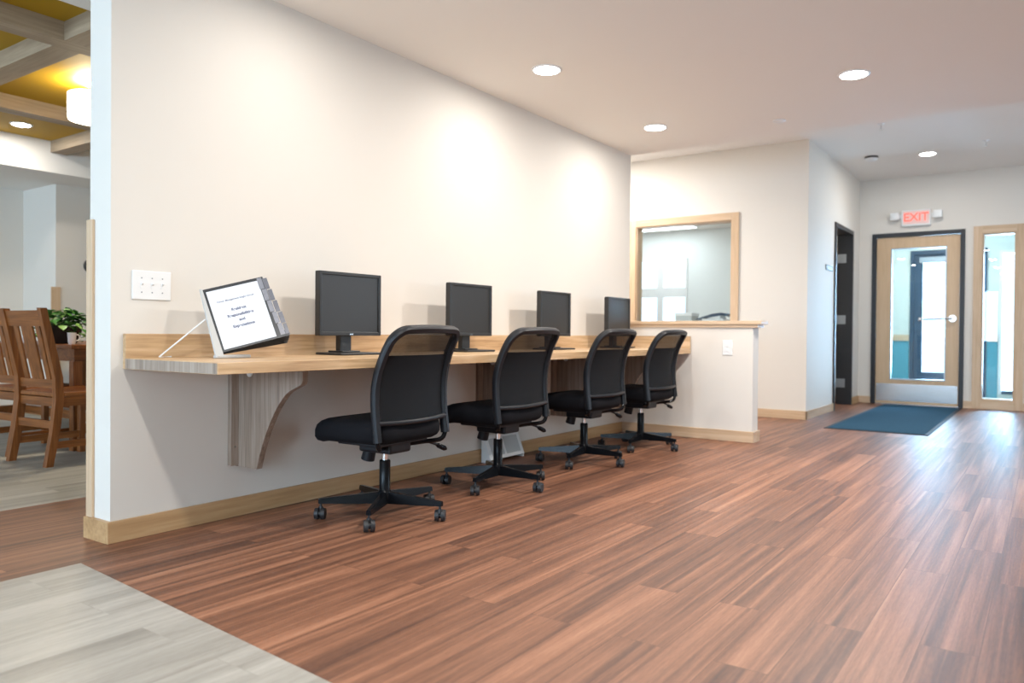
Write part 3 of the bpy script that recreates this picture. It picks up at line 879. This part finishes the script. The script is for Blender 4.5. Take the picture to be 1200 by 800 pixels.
t = thing('ceiling_disc', 'small white disc cover on the ceiling near the window wall', 'sprinkler cover', (5.89, 1.685, CL))
b = BM(); lathe(b, [(.045, -.0003), (.047, -.006), (.040, -.012), (.02, -.014)], 24); obj('cover', b, M['white'], t, smooth=True)
def sprinkler(loc, label, g):
    t = thing('fire_sprinkler', label, 'sprinkler', loc, group=g)
    b = BM(); lathe(b, [(.035, -.0003), (.034, -.004), (.012, -.006), (.010, -.02)], 20); obj('escutcheon', b, M['white'], t, smooth=True)
    b = BM(); cyl(b, (0, 0, -.02), (0, 0, -.03), .008); tube(b, [(-.012, 0, -.02), (-.014, 0, -.04), (0, 0, -.055)], .003, 6); tube(b, [(.012, 0, -.02), (.014, 0, -.04), (0, 0, -.055)], .003, 6)
    cyl(b, (0, 0, -.055), (0, 0, -.058), .016); obj('deflector', b, M['chrome'], t)
sprinkler((8.02, 1.34, CH), 'shiny sprinkler head in the middle of the entrance ceiling', 'ceiling sprinklers')
sprinkler((9.27, .56, CH), 'tiny sprinkler head on the ceiling right of the entrance light', 'ceiling sprinklers')
t = thing('smoke_detector', 'white round detector with dark rim on ceiling before the exit sign', 'smoke detector', (9.43, 1.67, CH))
b = BM(); lathe(b, [(.07, -.0003), (.072, -.014), (.068, -.02)], 28); obj('mount_ring', b, M['charcoal'], t, smooth=True)
b = BM(); lathe(b, [(.066, -.0202), (.062, -.038), (.045, -.046), (.01, -.048)], 28); obj('cover', b, M['white'], t, smooth=True)

# exit sign with two emergency lamp heads
t = thing('exit_sign', 'lit red EXIT sign with two white emergency lamps above the entrance door', 'exit sign', (XD, 1.39, 2.352))
b = BM(); bx(b, -.05, -.0005, -.165, .165, -.10, .10, bev=.008); obj('housing', b, M['white'], t)
boxobj('face', (-.0525, -.0502, -.145, .145, -.075, .085), M['exit_face'], t)
textobj('exit_letters', 'EXIT', .145, M['exit_red'], t, frame_mtx((-.0535, 0, .004), (0, -1, 0), (0, 0, 1)), depth=.0008, bold=.002, spacing=.95)
for s in (1, -1):
    b = BM(); bx(b, -.095, -.03, s*.19+(-.0 if s > 0 else -.10), s*.19+(.10 if s > 0 else 0), -.02, .075, bev=.008)
    bx(b, -.03, -.0005, s*.165+(0 if s > 0 else -.06), s*.165+(.06 if s > 0 else 0), .0, .05)
    h = obj('lamp_head', b, M['white'], t)
    y = s*.24
    b = BM(); lathe(b, [(.032, -.0951), (.034, -.099), (.028, -.1)], 20, (0, y, .028), 'x'); obj('lens', b, M['white_metal'], h, smooth=True)

# room sign on side wall
t = thing('room_sign', 'small grey sign on the wall left of the open black-framed door', 'sign', (9.17, YC, 1.63))
b = BM(); bx(b, -.17, .17, -.008, -.0003, -.03, .03, bev=.002); obj('plate', b, M['sign_grey'], t)
b = BM(); bx(b, -.13, .13, -.009, -.0079, .004, .012); bx(b, -.10, .13, -.009, -.0079, -.014, -.006); obj('sign_lines', b, M['white'], t)

# floor mat
t = thing('entrance_mat', 'dark blue carpet mat on the wood floor before the entrance door', 'mat', (9.16, 1.29, 0))
b = BM(); bx(b, -1.575, 1.575, -.435, .435, .0003, .006, bev=.002); obj('rubber_border', b, M['matedge'], t)
b = BM(); bx(b, -1.54, 1.54, -.40, .40, .006, .0095, bev=.002); obj('carpet', b, M['mat'], t)

# ------------------------------------------------------------------ office things seen through the window
t = thing('office_counter', 'pale counter top below the interior office window', 'counter', (8.75, 3.5, 0))
b = BM(); bx(b, -.35, .35, -1.2, 1.4, .90, .94, bev=.003); obj('top', b, M['white'], t)
b = BM(); bx(b, -.33, .33, -1.18, 1.38, .004, .90); obj('cabinet', b, M['wall_cool'], t)
t = thing('desktop_printer', 'white desktop printer with raised dark lid behind the interior window', 'printer', (8.85, 3.25, .94))
b = BM(); bx(b, -.12, .12, -.14, .12, .001, .115, bev=.012); obj('body', b, M['white'], t)
b = BM(); prism(b, [(-.19, .165), (-.11, .185), (.0, .172), (.17, .12), (.20, .105), (.20, .098), (.0, .135), (-.10, .15), (-.18, .14)], 'x', -.11, .11); obj('lid', b, M['navy_frame'], t)
b = BM(); bx(b, -.10, .10, -.10, .05, .114, .15); obj('scanner_bed', b, M['white'], t)
t = thing('paper_carton', 'pale grey carton beside the printer behind the interior window', 'box', (8.85, 3.60, .94))
b = BM(); bx(b, -.12, .12, -.10, .10, .001, .15, bev=.004); obj('carton', b, M['clear_plastic'], t)
b = BM(); bx(b, -.125, .125, -.105, .105, .15, .185, bev=.004); obj('carton_lid', b, M['white'], t)
t = thing('ceiling_troffer', 'long white lit ceiling panel inside the office', 'ceiling light', (11.62, 5.25, 2.6))
b = BM(); bx(b, -.28, .28, -.6, .6, -.012, -.0005); obj('frame', b, M['white'], t)
b = BM(); bx(b, -.25, .25, -.57, .57, -.016, -.0122); obj('diffuser', b, M['troffer'], t)

# ------------------------------------------------------------------ dining room things
def dining_chair():
    t = thing('dining_chair', '', 'chair', (0, 0, 0), group='slat-back dining chairs')
    # faces +x; rear posts at x=0
    for s in (-1, 1):
        b = BM(); y = s*.222
        sec = [(-.045, 0, .046), (-.005, .22, .05), (.018, .42, .052), (.012, .56, .05), (-.045, .82, .046), (-.085, 1.0, .042)]
        A = []
        for x, z, w in sec:
            A.append([b.verts.new((x-w/2, y-.02, z)), b.verts.new((x+w/2, y-.02, z)), b.verts.new((x+w/2, y+.02, z)), b.verts.new((x-w/2, y+.02, z))])
        for p, q in zip(A, A[1:]):
            for k in range(4): b.faces.new((p[k], p[(k+1) % 4], q[(k+1) % 4], q[k]))
        b.faces.new(A[0]); b.faces.new(A[-1])
        obj('rear_post', b, M['din_z'], t)
        b = BM(); bx(b, .40, .44, y-.02, y+.02, 0, .44, bev=.003); obj('front_leg', b, M['din_z'], t)
        boxobj('side_rail', (.03, .41, y-.012, y+.012, .375, .435), M['din_x'], t)
        boxobj('side_stretcher', (.0, .41, y-.011, y+.011, .11, .155), M['din_x'], t)
    def lean(name, y0, y1, z0, z1, th=.02, mat='din_y'):
        def X(z):
            pts = [(.42, .018), (.56, .012), (.82, -.045), (1.0, -.085)]
            for (a, xa), (c, xb) in zip(pts, pts[1:]):
                if z <= c: return xa+(xb-xa)*(z-a)/(c-a)
            return -.085
        b = BM()
        hexa(b, [Vector((X(z)+d, y, z)) for z in (z0, z1) for y, d in ((y0, -th/2), (y1, -th/2), (y1, th/2), (y0, th/2))])
        return obj(name, b, M[mat], t)
    lean('top_rail', -.203, .203, .885, .985, .024); lean('lower_rail', -.203, .203, .49, .545, .022)
    for y0, y1 in ((-.155, -.105), (-.065, .065), (.105, .155)):
        lean('slat', y0, y1, .545, .885, .012, 'din_z')
    b = BM(); bx(b, .0, .455, -.20, .20, .435, .465, bev=.008); bx(b, .045, .455, -.245, .245, .435, .465, bev=.008); obj('seat', b, M['din_x'], t)
    boxobj('rear_rail', (.005, .03, -.203, .203, .375, .43), M['din_y'], t)
    boxobj('rear_stretcher', (-.012, .01, -.203, .203, .235, .285), M['din_y'], t)
    boxobj('front_rail', (.408, .432, -.203, .203, .375, .43), M['din_y'], t)
    return t
d0 = dining_chair(); d0.location = (2.325, 5.375, .0012); d0.rotation_euler = (0, 0, math.radians(4))
d0['label'] = 'brown slat-back wooden dining chair nearest the wall end, fully in view'
dup(d0, (2.36, 6.0, .0012), math.radians(4), 'brown slat-back wooden dining chair cut by the left edge of the photo')
dup(d0, (4.02, 6.05, .0012), math.radians(180), 'brown dining chair on the far side of the table, seen through the gap')
t = thing('dining_table', 'dark brown wooden dining table behind the slat-back chairs', 'table', (3.20, 6.63, .0012))
b = BM(); bx(b, -.54, .54, -1.0, 1.0, .728, .758, bev=.004); obj('table_top', b, M['din_y'], t)
b = BM(); bx(b, -.50, .50, -.96, -.93, .64, .728); bx(b, -.50, .50, .93, .96, .64, .728); bx(b, -.50, -.47, -.93, .93, .64, .728); bx(b, .47, .50, -.93, .93, .64, .728)
obj('apron', b, M['din_x'], t)
for sx in (-1, 1):
    for sy in (-1, 1):
        b = BM(); bx(b, sx*.475-.032, sx*.475+.032, sy*.93-.032, sy*.93+.032, 0, .64, bev=.004); obj('leg', b, M['din_z'], t)
b = BM(); bx(b, -.05, .05, -.90, .90, .12, .19); bx(b, -.443, .443, -.96, -.90, .12, .19); bx(b, -.443, .443, .90, .96, .12, .19); obj('stretcher', b, M['din_y'], t)

# plant basket
t = thing('plant_basket', 'dark wicker basket of leafy green pothos on the dining table', 'potted plant', (2.83, 6.15, .7600))
b = BM(); lathe(b, [(.10, 0.0005), (.11, .01), (.135, .07), (.146, .125), (.14, .135), (.13, .128)], 28)
obj('basket', b, M['basket'], t, smooth=True)
b = BM(); lathe(b, [(.13, .118), (.07, .122), (.01, .124)], 20); obj('soil', b, M['basket'], t)
def leafmesh(n, seed, spread):
    random.seed(seed); b = BM()
    for _ in range(n):
        a = random.uniform(0, 2*PI); r = random.uniform(.02, spread); z = .135+random.uniform(-.01, .125)*(1.2-r/spread*.7)
        if r > spread*.75: z -= random.uniform(0, .12)
        c = Vector((r*math.cos(a), r*math.sin(a), z))
        z = max(z, .06)
        ln = random.uniform(.05, .085); w = ln*.36
        d = Vector((math.cos(a+random.uniform(-.9, .9)), math.sin(a+random.uniform(-.9, .9)), random.uniform(-.5, .5))).normalized()
        s = d.cross(Vector((random.uniform(-.4, .4), random.uniform(-.4, .4), 1))).normalized(); up = s.cross(d)
        mid = [c, c+d*ln*.35-up*.004, c+d*ln*.7-up*.006, c+d*ln-up*.012]
        ws = [0.004, w, w*.8, 0.001]
        Lf = [b.verts.new(p+s*q+up*q*.35) for p, q in zip(mid, ws)]; Rt = [b.verts.new(p-s*q+up*q*.35) for p, q in zip(mid, ws)]; Md = [b.verts.new(p) for p in mid]
        for k in range(3):
            b.faces.new((Lf[k], Md[k], Md[k+1], Lf[k+1])); b.faces.new((Md[k], Rt[k], Rt[k+1], Md[k+1]))
    return b
obj('leaves', leafmesh(170, 3, .235), M['leaf'], t, smooth=True)
obj('pale_leaves', leafmesh(70, 5, .22), M['leaf_light'], t, smooth=True)['label'] = 'paler green leaves'
t = thing('white_bowl', 'white bowl on the dining table left of the plant basket', 'bowl', (2.78, 6.62, .7592))
b = BM(); lathe(b, [(.035, .0005), (.05, .01), (.078, .055), (.08, .07), (.074, .066), (.045, .015), (.01, .012)], 24); obj('bowl_body', b, M['white'], t, smooth=True)
b = BM(); lathe(b, [(.035, .0005), (.037, .0004), (.037, .0045), (.034, .0047)], 24); obj('foot_ring', b, M['white'], t, smooth=True)
t = thing('white_cup', 'white cup on the dining table under the right side of the plant', 'cup', (2.755, 5.82, .7592))
b = BM(); lathe(b, [(.022, .0005), (.026, .02), (.030, .085), (.027, .085), (.023, .02), (.005, .012)], 20); obj('cup_body', b, M['white'], t, smooth=True)
b = BM(); tube(b, smooth_path([(.028, 0, .07), (.05, 0, .065), (.05, 0, .035), (.026, 0, .025)], 4), .004, 6); obj('cup_handle', b, M['white'], t, smooth=True)

# pendant
t = thing('drum_pendant', 'glowing cream drum pendant lamp under the ochre coffered ceiling', 'pendant lamp', (2.745, 5.5, 2.585))
b = BM(); lathe(b, [(.055, -.0005), (.055, -.018), (.01, -.022)], 20); cyl(b, (0, 0, -.02), (0, 0, -.1), .006); obj('stem', b, M['grey_metal'], t, smooth=True)
b = BM(); lathe(b, [(.155, -.085), (.16, -.088), (.16, -.225), (.155, -.262), (.12, -.27), (.01, -.272)], 40); obj('shade', b, M['drum'], t, smooth=True)
b = BM(); lathe(b, [(.1605, -.222), (.1625, -.2225), (.1625, -.2275), (.1605, -.228)], 40); obj('shade_band', b, M['maple_x'], t, smooth=True)
lamp('pendant_lamp_glow', (2.745, 5.5, 2.54), (PI, 0, 0), power=18, size=.2, color=(1, .85, .55))
lamp('pendant_lamp_down', (2.745, 5.5, 2.30), (0, 0, 0), power=24, size=.28, color=(1, .88, .68))
t = thing('wall_disc', 'round black object hung on the dining room rear wall', 'wall fixture', (4.0, 8.06, 1.515))
b = BM(); lathe(b, [(.075, -.001), (.075, -.02), (.065, -.026), (.01, -.028)], 28, axis='y'); obj('rim', b, M['charcoal'], t, smooth=True)
b = BM(); lathe(b, [(.055, -.0282), (.05, -.031), (.01, -.032)], 24, axis='y'); obj('face', b, M['monitor'], t, smooth=True)

# ------------------------------------------------------------------ daylight
wd = bpy.data.worlds.new('overcast_sky'); S.world = wd; wd.use_nodes = True
bg = wd.node_tree.nodes['Background']; bg.inputs['Color'].default_value = (.66, .84, 1, 1); bg.inputs['Strength'].default_value = 2.6
DAY = (.55, .77, 1.0)
for y0, y1 in wins:
    dining = y0 > 4
    lamp('window_daylight', (XR-.25, (y0+y1)/2, 1.48), (0, -PI/2, 0), power={-2.4: 110, 1.2: 185}.get(y0, 120), size=1.55, sizey=y1-y0, shape='RECTANGLE', color=DAY)
lamp('side_window_daylight', (7.7, YR-.25, 1.5), (PI/2, 0, 0), power=52, size=2.0, sizey=1.6, shape='RECTANGLE', color=(.62, .81, 1))
lamp('entrance_daylight', (XV+.5, .9, 1.25), (0, PI/2, 0), power=650, size=2.2, sizey=2.2, shape='RECTANGLE', color=(.46, .71, 1))
lamp('office_daylight', (XO+.4, 5.44, 1.5), (0, PI/2, 0), power=30, size=1.5, sizey=1.2, shape='RECTANGLE', color=(.8, .9, 1))
lamp('office_panel_lamp', (11.62, 5.25, 2.575), (0, 0, 0), power=4, size=.5, sizey=1.1, shape='RECTANGLE', color=(.93, .97, 1))
lamp('office_room_lamp', (9.5, 4.2, 2.58), (0, 0, 0), power=52, size=1.0, sizey=2.0, shape='RECTANGLE', color=(.95, .98, 1))
lamp('vestibule_lamp', (11.9, 1.3, 2.58), (0, 0, 0), power=18, size=.2, color=(1, .97, .92))

# ------------------------------------------------------------------ camera
cam = bpy.data.cameras.new('camera'); co = bpy.data.objects.new('camera', cam); COL.objects.link(co); S.camera = co
cam.sensor_width = 36; cam.lens = 36*902.3/1200
r = Vector((.5724, -.8199, .0084)); u = Vector((.0045, .0134, .9999)); f = Vector((.8199, .5723, -.0113))
co.matrix_world = Matrix(((r.x, u.x, -f.x, 0), (r.y, u.y, -f.y, 0), (r.z, u.z, -f.z, .87), (0, 0, 0, 1)))
cam.clip_start = .05
cam.dof.use_dof = True; cam.dof.focus_distance = 3.5; cam.dof.aperture_fstop = 2.2

vs = S.view_settings
S.display_settings.display_device = 'sRGB'
vs.view_transform = 'Standard'; vs.look = 'None'; vs.gamma = 1; vs.exposure = 0.2; vs.use_curve_mapping = False
